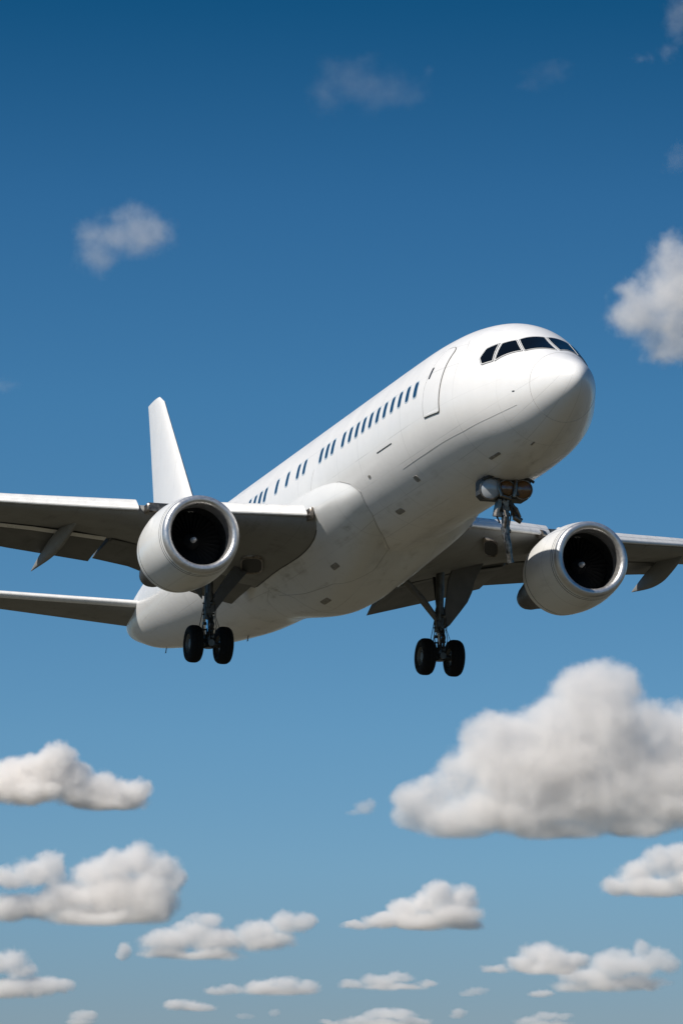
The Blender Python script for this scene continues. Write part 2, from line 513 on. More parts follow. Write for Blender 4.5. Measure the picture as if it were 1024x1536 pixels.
# joints between panels
def ribbon(mb, pts, w=.012, off=.005, surf=None, n=10):
    surf = surf or fpt; P = []
    for (x0, p0), (x1, p1) in zip(pts, pts[1:]):
        for k in range(n): P.append((x0+(x1-x0)*k/n, p0+(p1-p0)*k/n))
    P.append(pts[-1])
    L = [surf(x, p, off) for x, p in P]
    a = []; 
    for i, p in enumerate(L):
        d = (L[min(i+1, len(L)-1)]-L[max(0, i-1)]).normalized()
        nn = (surf(P[i][0], P[i][1], off+.1)-p).normalized(); s_ = d.cross(nn)*w
        a.append([p-s_-nn*.008, p-s_*.6, p+s_*.6, p+s_-nn*.008])
    mb.loft(a, cap=False, close=False)
def joint(*a_):
    m_ = MB(); ribbon(m_, *a_); m_.build('panel_joint', M_joint)
joint([(-1.5, a) for a in range(-180, 181, 10)], .008)
joint([(-2.2, -24), (-3.5, -27.5), (-5, -31), (-8, -33.8), (-10.3, -34.3)], .007)
joint([(-18.2, 5), (-18.5, -4), (-18.67, -10.8), (-17.7, -12.6), (-16.86, -14.6), (-15.8, -15.6)], .007)
joint([(-18.7, -10.8), (-22, -9.5), (-27, -7.5)], .006)
joint([(FXX[i]+.01, FXP[i]) for i in range(6, 0, -1)], .014, .012)
joint([(-5.3, 47), (-5.0, 38), (-4.3, 33)], .005)
joint([(-17.2, -84), (-18.6, -84), (-20.4, -70), (-23, -66), (-25.5, -60)], .014, .004, fair_pt)
joint([(-23.4, -120), (-23.4, -90), (-24.2, -66), (-25.8, -52)], .014, .004, fair_pt)
joint([(-25.8, -52), (-27.2, -60), (-28.3, -90), (-28.3, -120)], .014, .004, fair_pt)


# small fittings on the skin
def port(x, ph, rx, rp, mat, name='drain_port', surf=None, off=.012):
    m_ = MB(); k = rp/radians(1)/2.5
    patch(m_, [(x-rx, ph-k), (x+rx, ph-k), (x+rx, ph+k), (x-rx, ph+k)], off, min(rx, rp)*.9, 2.5, 2, surf=surf); return m_.build(name, mat)
port(-13.07, -25.6, .10, .05, M_port, 'sensor_port')
port(-9.87, -45.5, .17, .11, M_port, 'sensor_port')
port(-12.93, -59.3, .30, .10, M_port, 'vent_port')
port(-2.20, -6.3, .05, .03, M_gdark, 'air_data_probe')
port(-11.07, -14.3, .72, .015, M_gdark, 'vent_slot')
port(-19.2, -62, .30, .08, M_port, 'vent_port', fair_pt)
port(-22.2, -76, .40, .07, M_port, 'vent_port', fair_pt)
port(-20.9, -108, .8, .03, M_gdark, 'vent_slot', fair_pt)
port(-4.7, -62, .35, .06, M_port, 'vent_port')
port(-3.0, -75, .12, .04, M_port, 'vent_port')
for x in (-34.2, -45.3):
    z = f_bot(sqrt(-x)); m_ = MB()
    m_.loft([[Vector((x+.12-a*.05-c*.2*a, s_*.02, z+.05-a*.24)) for c, s_ in ((0, 0), (.5, 1), (1, 0), (.5, -1))] for a in (0, 1)])
    m_.build('drain_mast', M_gdark)

# ---- wings, flaps, slats
def airfoil(n=22, t=.12, camber=.01):
    up, lo = [], []
    for i in range(n+1):
        x = .5*(1-cos(pi*i/n)); y = 5*t*(.2969*sqrt(x)-.126*x-.3516*x*x+.2843*x**3-.1030*x**4); c = camber*4*x*(1-x)
        up.append((x, c+y)); lo.append((x, c-y))
    return up[::-1]+lo[1:]
def section(le, chord, tc, twist=0., n=22, camber=.01, y=None, vert=False):
    """airfoil section; le = leading edge point, chord runs aft"""
    a = radians(twist); out = []
    for x, h in airfoil(n, tc, camber):
        dx = -(x*cos(a)+h*sin(a))*chord; dz = (-x*sin(a)+h*cos(a))*chord
        out.append(Vector((le[0]+dx, le[1]+dz, le[2])) if vert else Vector((le[0]+dx, le[1], le[2]+dz)))
    return out
def lerp_tab(tab, y):
    for a, b in zip(tab, tab[1:]):
        if y <= b[0]: break
    t = (y-a[0])/(b[0]-a[0]); return [p+(q-p)*t for p, q in zip(a, b)]
# y, x of leading edge, x of fixed trailing edge, z of chord line, thickness
WT = [(1.2, -16.9, -27.3, -1.62, .125, -2.2), (2.6, -17.85, -27.1, -1.48, .12, -2.0), (4.5, -19.1, -27.0, -1.24, .115, -1.5), (6.0, -20.1, -26.95, -1.06, .11, -1.0), (7.3, -20.95, -26.9, -.93, .11, -.72),
      (9, -22.0, -27.1, -.72, .105, -.42), (11.3, -23.35, -27.7, -.44, .105, -.16), (13.4, -24.5, -28.6, -.18, .10, .05), (24.2, -31.2, -33.4, 1.15, .09, 1.35)]
# flap: y, x le, x te, z le, z te
FLAPS_IN = {-1: [(2.1, -26.6, -29.4, -1.98, -2.28), (3.2, -26.6, -29.3, -1.80, -2.08), (4.5, -26.6, -29.2, -1.46, -1.72), (6, -26.6, -29.0, -1.02, -1.22), (7.48, -26.7, -29.0, -.76, -.98)],
            1: [(2.95, -26.6, -29.0, -1.95, -2.50), (5.4, -26.6, -29.0, -1.25, -1.84), (7.42, -26.7, -29.1, -.85, -1.22)]}
FLAP_OUT = [(7.58, -26.75, -29.2, -.70, -1.06), (10.7, -27.5, -29.8, -.27, -.58), (13.6, -28.5, -30.1, .03, -.10), (15.3, -29.3, -30.6, .22, .10)]
for sd_ in (-1, 1):
    mb = MB(); secs = []
    for y in (1.2, 2.6, 3.5, 4.5, 5.2, 6, 6.6, 7.3, 8.1, 9, 11, 13.4, 17, 21, 23.6, 24.2):
        yy, xl, xt, z, tc, zt_ = lerp_tab(WT, y)
        k = 1 if y < 24 else .6
        ch = xl-xt
        secs.append(section((xl-(1-k)*ch*.5, sd_*y, z), ch*k, tc*k, math.degrees(atan2(z-zt_, ch)), 24, .010))
    mb.loft(secs)
    wing = mb.build('wing', M_wing, sharp=50)
    # slats: inner and outer, drooped ahead of the leading edge
    def slat(y0, y1, n=8):
        m_ = MB(); secs = []
        for i in range(n+1):
            y = y0+(y1-y0)*i/n; yy, xl, xt, z, tc, _z = lerp_tab(WT, y)
            k = 1. if y < 9 else 1-.035*(y-9)
            prof = [(-.70, .31), (-.52, .305), (-.40, .275), (-.30, .215), (-.155, .085), (-.145, .06), (-.13, .06), (-.045, -.015), (.015, -.085), (.03, -.13), (.02, -.175), (-.03, -.205), (-.08, -.20),
                    (-.07, -.14), (-.13, -.02), (-.25, .10), (-.40, .20), (-.70, .285)]
            zz = z+.20-.03
            secs.append([Vector((xl+.22+a*k, sd_*y, zz-.04+b*.95*k)) for a, b in prof])
        m_.loft(secs); m_.build('slat', M_slat, wing, sharp=22)
    slat(2.95, 5.95 if sd_ < 0 else 6.9); slat(7.95 if sd_ < 0 else 7.6, 15.5); slat(15.6, 23.0)
    # slat root cavity
    m_ = MB(); m_.box((-17.95, sd_*2.82, -1.42), (.55, .12, .42), bev=.03); m_.tube((-17.6, sd_*2.86, -1.5), (-18.2, sd_*2.86, -1.45), .07); m_.build('slat_track', M_bare, wing)
    m_ = MB(); m_.tube((-20.2, sd_*6.4, -1.05), (-21.2, sd_*7.3, -.93), .16, .2); m_.box((-20.95, sd_*6.95, -.88), (.5, 1.6, .34), bev=.05); m_.build('slat_track', M_bare, wing)
    def flap(tab, n=8, th=.11):
        m_ = MB(); secs = []
        for i in range(n+1):
            y = tab[0][0]+(tab[-1][0]-tab[0][0])*i/n
            _, xl, xt, zl, zt = lerp_tab(tab, y); xl += .28; zl += .10
            ch = hypot(xl-xt, zl-zt); secs.append(section((xl, sd_*y, zl), ch, th, math.degrees(atan2(zl-zt, xl-xt)), 14, .03))
        m_.loft(secs); return m_.build('flap', M_flap, wing, sharp=50)
    FLAP_IN = FLAPS_IN[sd_]; flap(FLAP_IN, th=.13); flap(FLAP_OUT)
    # flap shroud (vane) just ahead of the flaps: thin bright lip at the rear of the wing
    for tab in (FLAP_IN, FLAP_OUT):
        m_ = MB(); secs = []
        for i in range(7):
            y = tab[0][0]+.05+(tab[-1][0]-tab[0][0]-.1)*i/6
            _, xl, xt, zl, zt = lerp_tab(tab, y)
            secs.append(section((xl+.30, sd_*y, zl-.045), .34, .10, 9, 8, .02))
        m_.loft(secs); m_.build('flap_vane', M_slat if tab is FLAP_OUT and sd_ < 0 else M_flap, wing, sharp=50)
    # canoe fairings over the flap tracks
    for yc, x0, x1, z0, z1, big in ((9.25, -24.3, -30.9 if sd_ < 0 else -29.3, -.62, -1.12 if sd_ < 0 else -.78, 1.), (14.3, -26.0, -31.0, -.12, -.50, .85)):
        m_ = MB(); secs = []
        N = 22; hh = .36 if yc < 14 else .56
        for i in range(N+1):
            t = i/N; x = x0+(x1-x0)*t
            w = .19*big*(sin(pi*min(1, t*1.25)/2)**.6)*(1-max(0, (t-.35)/.65)**1.35)+.012
            hgt = hh*big*(sin(pi*min(1, t*1.4)/2)**.7)*(1-max(0, (t-.35)/.65)**1.3)+.012
            zc = z0+(z1-z0)*(t**1.8)-.06
            secs.append([Vector((x, sd_*yc+w*cos(2*pi*k/16), zc+hgt*sin(2*pi*k/16)-(.12*sin(pi*t) if sin(2*pi*k/16) < 0 else 0))) for k in range(16)])
        m_.loft(secs); m_.build('flap_track_fairing', M_wing, wing, sharp=60)
    # ---- engine
    ex, ey, ez = -16.70, sd_*6.99, -2.60
    o = (ex, ey, ez); ax = (-1, 0, -.012)
    outer = [(.20, 1.338), (.24, 1.352), (.30, 1.363), (.302, 1.350), (.325, 1.350), (.327, 1.368), (.40, 1.385), (.405, 1.372), (.425, 1.372), (.43, 1.39), (.7, 1.43), (1.1, 1.475), (1.5, 1.495), (1.9, 1.495), (2.3, 1.475), (2.75, 1.43), (2.76, 1.415), (2.79, 1.415), (2.80, 1.425), (3.15, 1.375), (3.16, 1.36), (3.10, 1.34), (2.6, 1.36)]
    mi_ = [0]*len(outer)
    for g_ in (2, 3, 4, 7, 8, 16, 17): mi_[g_] = 1
    m_ = MB(); m_.lathe(o, ax, outer, 96, mis=mi_)
    eng = m_.build('engine', [M_cowl, M_gdark], sharp=25)
    lip = []
    for i in range(25):
        a = -pi/2 + pi*i/24          # from inner wall round the front to the outer wall
        lip.append((.17-.17*cos(a)+(.0), 1.19+.148*sin(a)))
    lip = [(.75, 1.050), (.45, 1.045), (.30, 1.042)]+lip+[(.26, 1.347)]
    m_ = MB(); m_.lathe(o, ax, lip, 96); m_.build('inlet_lip', M_lip, eng, sharp=50)
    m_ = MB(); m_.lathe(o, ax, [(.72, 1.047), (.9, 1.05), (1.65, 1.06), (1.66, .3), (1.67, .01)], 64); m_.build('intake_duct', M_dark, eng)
    m_ = MB()                                                       # fan blades
    for k in range(34):
        a = 2*pi*k/34; secs = []
        for r, tw, c in ((.26, 25, .15), (.55, 42, .20), (.82, 55, .24), (1.035, 63, .25)):
            ca, sa = cos(a), sin(a)
            sec = []
            for cx_, h_ in ((-1, 0), (-.3, .035), (.4, .045), (1, 0), (.4, -.02), (-.3, -.03)):
                tx = c/1.6*cx_*cos(radians(tw))+h_*.5*sin(radians(tw)); tt = c/1.6*cx_*sin(radians(tw))-h_*.5*cos(radians(tw))
                sec.append(Vector((ex-1.42+tx, ey+ca*r-sa*tt, ez-.012+sa*r+ca*tt)))
            secs.append(sec)
        m_.loft(secs)
    m_.build('fan', M_fan, eng, sharp=40)
    m_ = MB(); m_.lathe((ex-1.06, ey, ez-.01), (-1, 0, 0), [(-.20, .002), (-.195, .034), (-.17, .062), (-.10, .082), (.02, .10)], 32)
    m_.build('spinner', M_spin, eng)
    m_ = MB(); m_.lathe((ex-1.07, ey, ez-.01), (-1, 0, 0), [(.0, .11), (.2, .25), (.4, .30)], 32); m_.build('fan_hub', M_dark, eng)
    m_ = MB(); m_.lathe(o, (-1, 0, -.03), [(2.5, 1.25), (3.3, 1.06), (4.2, .90), (5.0, .66), (5.6, .54), (6.1, .46), (6.4, .38), (6.55, .22), (6.6, .02)], 48)
    m_.build('exhaust_core', M_core, eng)
    m_ = MB(); secs = []
    for i in range(13):                                             # pylon
        t = i/12; x = -18.0-5.0*t; zt = -1.30+.35*sin(pi*t*.5)*(.9); w = .02+.24*sin(pi*min(1, t*1.15+.03))**.6 if t < .85 else .12
        w = max(w, .03); zb = -1.55-.75*min(1, t*2)+.9*max(0, t-.45)
        if i == 12: zb = zt-.1
        secs.append([Vector((x, ey-w, zb)), Vector((x, ey+w, zb)), Vector((x, ey+w, zt-.05)), Vector((x, ey+w*.6, zt+.03)), Vector((x, ey-w*.6, zt+.03)), Vector((x, ey-w, zt-.05))])
    m_.loft(secs); m_.build('pylon', M_cowl, eng, sharp=35)
    # ---- tailplane
    mb = MB()
    mb.loft([section((-43.1, sd_*.5, .42), 4.9, .10, 0, 18, -.005), section((-43.56, sd_*1.31, .52), 4.6, .10, 0, 18, -.005), section((-46.25, sd_*6.64, 1.16), 2.9 if sd_ < 0 else 1.7, .10, 0, 18, -.005), section((-46.6, sd_*7.3, 1.24), 2.6, .09, 0, 18, -.005) if sd_ < 0 else section((-46.35, sd_*6.8, 1.2), 1.4, .09, 0, 18, -.005)])
    tp = mb.build('tailplane', M_wing, sharp=50)
    m_ = MB(); m_.loft([[Vector((x+dx, sd_*y, z+dz)) for dx, dz in ((.05, 0), (.03, .05), (-.06, .105), (-.22, .15), (-.22, .14), (-.0, 0), (-.22, -.14), (-.22, -.15), (-.06, -.105), (.03, -.05))] for x, y, z in ((-43.62, 1.40, .53), (-46.25, 6.64, 1.16), (-46.6, 7.3, 1.24) if sd_ < 0 else (-46.35, 6.8, 1.18))])
    m_.build('leading_edge', M_slat, tp, sharp=50)
    # ---- main landing gear
    gx, gy, gz = -24.91, sd_*4.32, -4.73
    m_ = MB()
    m_.tube((gx+.15, gy, -1.6), (gx+.05, gy, -3.1), .15, .14, 16); m_.tube((gx+.05, gy, -3.0), (gx, gy, -3.75), .17, .16, 16)
    m_.tube((gx+.02, gy, -3.70), (gx, gy, -3.82), .20, .20, 16); m_.tube((gx, gy, -4.38), (gx, gy, -4.86), .15, .17, 16)
    m_.tube((gx, gy-.55, gz), (gx, gy+.55, gz), .10, .10, 16)
    m_.tube((gx-.35, gy, gz+.05), (gx+.38, gy, gz+.0), .09, .12, 12)
    m_.tube((gx, gy-.17, -3.45), (gx, gy+.17, -3.45), .07); m_.tube((gx, gy-.21, -3.98), (gx, gy+.21, -3.98), .055)
    m_.tube((gx+.1, gy, -3.2), (gx+.3, gy+.1, -3.3), .06); m_.box((gx+.16, gy-.08, -3.55), (.14, .18, .26), bev=.03); m_.box((gx+.14, gy+.1, -4.45), (.16, .14, .2), bev=.03)
    m_.tube((gx, gy, -3.8), (gx, gy, -4.42), .06)
    gear = m_.build('main_gear', M_strut, sharp=35)
    m_ = MB(); m_.tube((gx, gy, -3.8), (gx, gy, -4.4), .095, .095, 20); m_.build('oleo_piston', M_chrome, gear)
    m_ = MB()
    for sg in (-1, 1):
        m_.path([(gx+.14, gy+sg*.07, -3.72), (gx+.44, gy+sg*.03, -4.08), (gx+.15, gy+sg*.08, -4.48)], [.045, .05, .045])
    m_.tube((gx+.44, gy-.06, -4.08), (gx+.44, gy+.06, -4.08), .05); m_.build('torque_link', M_gdark, gear)
    m_ = MB()
    for dx, dy, r in ((.2, -.14, .016), (.22, .13, .014), (-.16, -.1, .018), (.12, .2, .012)):
        m_.path([(gx+dx*.7, gy+dy*.8, -2.9), (gx+dx, gy+dy*1.3, -3.3), (gx+dx*1.25, gy+dy*1.1, -3.75), (gx+dx*.9, gy+dy*1.8, -4.1), (gx+dx*.7, gy+dy, -4.6)], r)
    m_.path([(gx-.1, gy-.12, -3.2), (gx+.0, gy-.27, -3.8), (gx+.05, gy-.38, -4.22)], .014)
    for z in (-3.25, -3.5, -3.65, -4.2, -4.55): m_.tube((gx-.05, gy-.2, z), (gx+.12, gy+.19, z+.02), .03)
    m_.build('hydraulic_line', M_gdark, gear)
    for sg in (-1, 1):                                              # wheels
        m_ = MB(); R_, w = .665, .235
        prof = [(-w*.86, .34), (-w*.98, .40), (-w*1.02, .50), (-w*.90, .60), (-w*.62, .648), (-w*.30, .664), (-w*.28, .655), (-w*.20, .655), (-w*.18, .665), (0, R_), (w*.18, .665), (w*.20, .655), (w*.28, .655), (w*.30, .664), (w*.62, .648), (w*.90, .60), (w*1.02, .50), (w*.98, .40), (w*.86, .34)]
        c = (gx, gy+sg*.545, gz); m_.lathe(c, (0, 1, 0), prof, 48, 0)
        m_.lathe(c, (0, 1, 0), [(-w*.86, .345), (-w*.70, .325), (-w*.45, .30), (-w*.40, .18), (-w*.62, .16), (-w*.66, .10), (-w*.66, .005)], 32, 1)
        m_.lathe(c, (0, 1, 0), [(w*.86, .345), (w*.70, .325), (w*.45, .30), (w*.40, .18), (w*.62, .16), (w*.66, .10), (w*.66, .005)], 32, 1)
        for k in range(9):
            a = 2*pi*k/9; m_.tube((c[0]+cos(a)*.24, c[1]-w*.42, c[2]+sin(a)*.24), (c[0]+cos(a)*.24, c[1]-w*.62, c[2]+sin(a)*.24), .022, mi=1, n=6)
        m_.build('wheel', [M_tyre, M_hub], gear, sharp=40)
    # brace inboard, plate door outboard
    m_ = MB(); gi = gy-sd_*.06
    if sd_ > 0:
        m_.path([(gx+.05, gi, -3.42), (gx+.1, gi-.62, -2.68), (gx+.1, gi-1.3, -1.98)], [.10, .135, .14], 12)
    else:
        m_.loft([[Vector((gx+.1+dx*.12, gi+c+dy*w, z+dy*w*.55)) for dx, dy in ((1, -1), (1, 1), (-1, 1), (-1, -1))] for c, w, z in ((.02, .10, -3.62), (.30, .30, -3.08), (.62, .44, -2.62), (1.05, .55, -2.05), (1.4, .6, -1.6))])
    m_.build('side_brace', M_door if sd_ > 0 else M_flap, gear, sharp=50)
    m_ = MB(); m_.tube((gx-.0, gy+sd_*.05, -1.6), (gx+.05, gy-sd_*.10, -3.0), .035); m_.tube((gx-.5, gy, -1.7), (gx-.03, gy, -3.3), .06); m_.build('drag_strut', M_gdark, gear)
    s0 = gy
    if sd_ > 0: dpts = [(gx+.10, s0+.10, -3.74), (gx+.10, s0+.16, -3.0), (gx+.10, s0+.30, -1.9), (gx+.10, s0+.55, -1.25), (gx+.1, s0+1.7, -1.15), (gx+.1, s0+1.32, -1.9), (gx+.1, s0+1.22, -2.30), (gx+.1, s0+1.04, -2.68), (gx+.1, s0+.78, -3.02), (gx+.1, s0+.35, -3.56)]
    else: dpts = [(gx-.05, s0-.22, -3.1), (gx-.05, s0-.2, -1.4), (gx-.05, s0-.8, -1.3), (gx-.05, s0-.7, -2.2), (gx-.05, s0-.5, -2.8)]
    m_ = MB(); m_.poly_plate(dpts, .05); 
    m_.poly_plate([(p[0]+.045, s0+(p[1]-s0)*.86+sd_*.05, (p[2]+2.4)*.88-2.4) for p in dpts], .03)
    m_.build('gear_door', M_door, gear, sharp=30)

# dark tube along each wing root, standing in for contact shade in the crease
def wing_low(x, y):
    _, xl, xt, z, tc, zt_ = lerp_tab(WT, y); ch = xl-xt; u = min(.999, max(.001, (xl-x)/ch))
    y_ = 5*tc*(.2969*sqrt(u)-.126*u-.3516*u*u+.2843*u**3-.1030*u**4)
    return z+(zt_-z)*u-y_*ch+.04*u*(1-u)*ch
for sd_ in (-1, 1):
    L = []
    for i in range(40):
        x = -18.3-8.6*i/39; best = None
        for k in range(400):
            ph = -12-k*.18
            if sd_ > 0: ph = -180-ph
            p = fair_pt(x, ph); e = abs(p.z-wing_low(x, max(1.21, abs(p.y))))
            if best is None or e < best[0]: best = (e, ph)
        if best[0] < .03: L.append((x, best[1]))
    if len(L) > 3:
        m_ = MB(); m_.path([fair_pt(x, ph, .0) for x, ph in L], .022, 6); m_.build('wing_root_shade', M_gdark, bpy.data.objects['wing' if sd_ < 0 else 'wing.001'])

# ---- fin
mb = MB()
FINT = [(1.6, -38.9, -46.6, .11), (2.3, -39.7, -46.75, .11), (4.69, -41.74, -47.0, .105), (8.47, -44.9, -47.72, .10), (9.40, -45.66, -47.92, .10), (9.72, -46.25, -48.0, .07)]
mb.loft([section((a, 0, z), a-b, t_, 0, 18, 0, vert=True) for z, a, b, t_ in FINT])
fin = mb.build('tail_fin', M_white, sharp=40)
m_ = MB(); m_.loft([[Vector((a+dx, dy, z)) for dx, dy in ((.03, 0), (0, .04), (-.10, .085), (-.10, .07), (-.03, 0), (-.10, -.07), (-.10, -.085), (0, -.04))] for z, a, b, t_ in FINT[1:5]])
m_.build('leading_edge', M_slat, fin, sharp=50)

# ---- nose gear bay with its lamps and the folded leg
nx = -6.6
m_ = MB(); m_.box((nx-.18, 0, -2.80), (.85, 1.66, .74), bev=.14)
m_.path([(nx+.28, -.84, -2.62), (nx+.36, -.55, -2.50), (nx+.36, .55, -2.50), (nx+.28, .86, -2.62)], .05)
m_.loft([[Vector(p) for p in q] for q in ([(nx+.15, .05, -2.75), (nx+.15, .78, -2.72), (nx-.75, .72, -2.70), (nx-.75, .05, -2.72)], [(nx+.05, .08, -3.0), (nx+.05, .55, -3.0), (nx-.5, .45, -3.0), (nx-.5, .08, -3.05)])])
ng = m_.build('nose_gear', M_gdark, sharp=35)
m_ = MB()
m_.tube((nx, .02, -2.9), (nx, -.02, -3.35), .19, .15, 14); m_.tube((nx, -.04, -3.25), (nx, -.02, -3.55), .19, .15, 14)
m_.tube((nx, -.02, -3.4), (nx+.05, -.03, -4.2), .13, .12, 14); m_.tube((nx, -.03, -3.62), (nx, -.03, -3.72), .17, .17, 12)
m_.tube((nx+.1, -.26, -3.2), (nx+.02, -.30, -3.75), .10, .15, 10); m_.tube((nx, .17, -3.3), (nx-.1, .40, -3.68), .10, .13, 10)
m_.tube((nx, .28, -3.72), (nx+.03, .52, -3.86), .10, .10, 12); m_.path([(nx+.1, .1, -3.3), (nx+.2, .3, -3.5), (nx+.1, .45, -3.74)], .045)
m_.tube((nx+.03, -.03, -4.1), (nx+.05, -.02, -4.34), .15, .13, 14); m_.tube((nx+.1, -.14, -4.22), (nx+.1, .12, -4.22), .06)
m_.path([(nx+.05, -.05, -4.3), (nx+.12, .02, -4.65), (nx+.05, .10, -5.05), (nx+.02, .14, -5.22)], [.13, .11, .085, .11], 12)
m_.path([(nx+.1, -.14, -3.3), (nx+.3, -.1, -3.8), (nx+.1, -.08, -4.2)], .04)
m_.build('nose_leg', M_bare, ng, sharp=35)
m_ = MB(); m_.path([(nx-.1, -.24, -3.3), (nx-.05, -.34, -3.6), (nx, -.2, -3.95)], .03); m_.path([(nx+.1, .1, -2.95), (nx+.16, .16, -3.5), (nx+.1, .06, -4.1)], .025); m_.path([(nx+.15, -.1, -4.3), (nx+.25, -.14, -4.6), (nx+.12, -.02, -4.95)], .02); m_.build('hydraulic_line', M_gdark, ng)
def lamp(y, z, r, mat, name, depth=.34, dx=0.):
    m_ = MB(); m_.lathe((nx+.25+dx, y, z), (1, -.25, -.12), [(-depth, r*.55), (-depth*.4, r*.98), (0, r*1.06), (.03, r*1.05), (.035, r*.95), (.0, r*.93)], 28)
    b_ = m_.build(name, M_bare, ng, sharp=40)
    m_ = MB(); m_.lathe((nx+.25+dx, y, z), (1, -.25, -.12), [(.002, r*.95), (.03, r*.8), (.05, r*.45), (.057, .003)], 28)
    return m_
lamp(-.60, -2.92, .33, 0, 'lamp_bowl').build('landing_lamp', M_lens, ng, label='round clear lamp')
lamp(-.06, -2.88, .27, 0, 'lamp_bowl').build('landing_lamp', M_amber, ng, label='amber lamp')
lamp(.50, -2.88, .30, 0, 'lamp_bowl').build('landing_lamp', M_amber, ng, label='dim amber lamp')
m_ = MB(); m_.path([(nx+.3, -.34, -2.58), (nx+.38, -.36, -2.85), (nx+.38, -.28, -3.15), (nx+.34, .05, -3.22)], .06); m_.path([(nx+.3, .24, -2.6), (nx+.38, .20, -2.85), (nx+.34, .16, -3.15)], .07); m_.build('lamp_bracket', M_bare, ng)
# landing-light scoops in the wing undersides
def scoop(c, rot):
    m_ = MB(); P = []
    for k in range(28):
        a = 2*pi*k/28; P.append((abs(cos(a))**.6*(1 if cos(a) > 0 else -1), abs(sin(a))**.6*(1 if sin(a) > 0 else -1)))
    c = Vector(c); A, B = rot; N_ = A.cross(B).normalized()
    if N_.z > 0: N_ = -N_
    m_.loft([[c+A*x*s_+B*y*s_+N_*(d+.02) for x, y in P] for s_, d in ((1.08, -.06), (1.07, .04), (1.0, .075), (.92, .06), (.86, 0.0))], cap=False)
    b_ = m_.build('light_recess', M_bare, sharp=60)
    m_ = MB(); m_.loft([[c+A*x*s_+B*y*s_+N_*d for x, y in P] for s_, d in ((.93, .055), (.5, .06), (.02, .062))], cap=False)
    m_.build('recess_lining', M_dark, b_)
for c_, a_, b_ in (((-23.69, -3.09, -2.0), (.45, .265, -.07), (1.06, -.33, .055)), ((-20.4, 4.62, -1.59), (-.40, .42, .065), (1.15, -.43, .02))):
    scoop(c_, (Vector(a_), Vector(b_)))

# ------------------------------------------------------------------ clouds
SQ = 0.62          # vertical squash is carried by each puff's own radii
def build_cloud(label, puffs, dist, dens=1.0, amp=.34, soft=.52, warp=.6, base=None, cat='cloud', group='clouds in the sky', depth=.8, seed=0, hull=1.25, nsc=1.2):
    """puffs: (u, v, ru, rv) in photo pixels; the cloud is a real body dist metres away.
    One closed mesh holds it; a noisy density inside gives the soft, lumpy edge."""
    rnd = random.Random(seed)
    px = dist/FPX
    us = [p[0] for p in puffs]; vs = [p[1]+p[3] for p in puffs]
    u0 = (min(us)+max(us))/2; v0 = max(vs)
    org = cam_point(u0, v0, dist)
    wd = max(p[0]+p[2] for p in puffs)-min(p[0]-p[2] for p in puffs)
    S = wd*px/2                                   # object unit: half the cloud's width
    R = Matrix(((RIGHT.x, FWD.x, UPV.x), (RIGHT.y, FWD.y, UPV.y), (RIGHT.z, FWD.z, UPV.z)))
    bl = []
    for (u, v, ru, rv) in puffs:
        c = Vector(((u-u0)*px/S, rnd.uniform(-.22, .12)*ru*px/S, (v0-v)*px/S))
        r = Vector((ru*px/S, (ru+rv)/2*depth*px/S, rv*px/S))
        bl.append((c, r))
    # hull mesh
    bm = bmesh.new()
    for c, r in bl:
        rr = r*hull
        bmesh.ops.create_icosphere(bm, subdivisions=3, radius=1.0, matrix=Matrix.Translation(c) @ Matrix.Diagonal((rr.x, rr.y, rr.z, 1)))
    me = bpy.data.meshes.new('cloud'); bm.to_mesh(me); bm.free()
    o = bpy.data.objects.new('cloud', me); COL.objects.link(o)
    o.matrix_world = Matrix.Translation(org) @ R.to_4x4() @ Matrix.Scale(S, 4)
    md = o.modifiers.new('Remesh', 'REMESH'); md.mode = 'VOXEL'; md.voxel_size = .03; md.use_smooth_shade = True
    # density
    t = NT('cloud_vapour')
    tc = t.n('TexCoord').outputs['Object']
    off = rnd.uniform(0, 50)
    p2 = t.vmath('ADD', tc, (off, off*.7, off*1.3))
    acc = None
    rm = sum(b_[1].x for b_ in bl)/len(bl)               # mean puff radius sets the lump size
    wn = t.n('TexNoise'); t.l(p2, wn.inputs['Vector']); wn.inputs['Scale'].default_value = .75/rm*nsc; wn.inputs['Detail'].default_value = 9
    wn.inputs['Roughness'].default_value = .66
    tw = t.vmath('MULTIPLY_ADD', t.vmath('SUBTRACT', wn.outputs['Color'], (.5, .5, .5)), (rm*warp*2, rm*warp*2, rm*warp*1.7), tc)
    for c, r in bl:
        k = t.vmath('MULTIPLY_ADD', tw, (1/r.x, 1/r.y, 1/r.z), (-c.x/r.x, -c.y/r.y, -c.z/r.z))
        d = t.vmath('LENGTH', k)
        acc = d if acc is None else t.math('SMOOTH_MIN', acc, d, .35)
    n1 = t.noise(p2, 1.3/rm*nsc, 7.0, .65)
    f = t.math('SUBTRACT', 1.0, acc)
    f = t.math('ADD', f, t.math('MULTIPLY', t.math('SUBTRACT', n1, .42), amp*2))
    g = t.ramp(f, 0.0, soft, 0, 1)
    if base is not None:                                # flattened base
        z = t.n('SeparateXYZ'); t.l(tc, z.inputs[0])
        g = t.math('MULTIPLY', g, t.ramp(z.outputs[2], base*.2, base, 0, 1))
    g = t.math('MULTIPLY', g, dens*7/(S*rm))
    v = t.n('VolumePrincipled')
    v.inputs['Color'].default_value = (1.0, .986, .970, 1)
    v.inputs['Anisotropy'].default_value = 0
    t.l(g, v.inputs['Density'])
    t.l(v.outputs[0], t.out.inputs['Volume'])
    try: t.m.cycles.volume_step_rate = .6
    except Exception: pass
    t.m.volume_intersection_method = 'FAST' if hasattr(t.m, 'volume_intersection_method') else None
    me.materials.append(t.m)
    tag(o, label, cat, group)
    return o

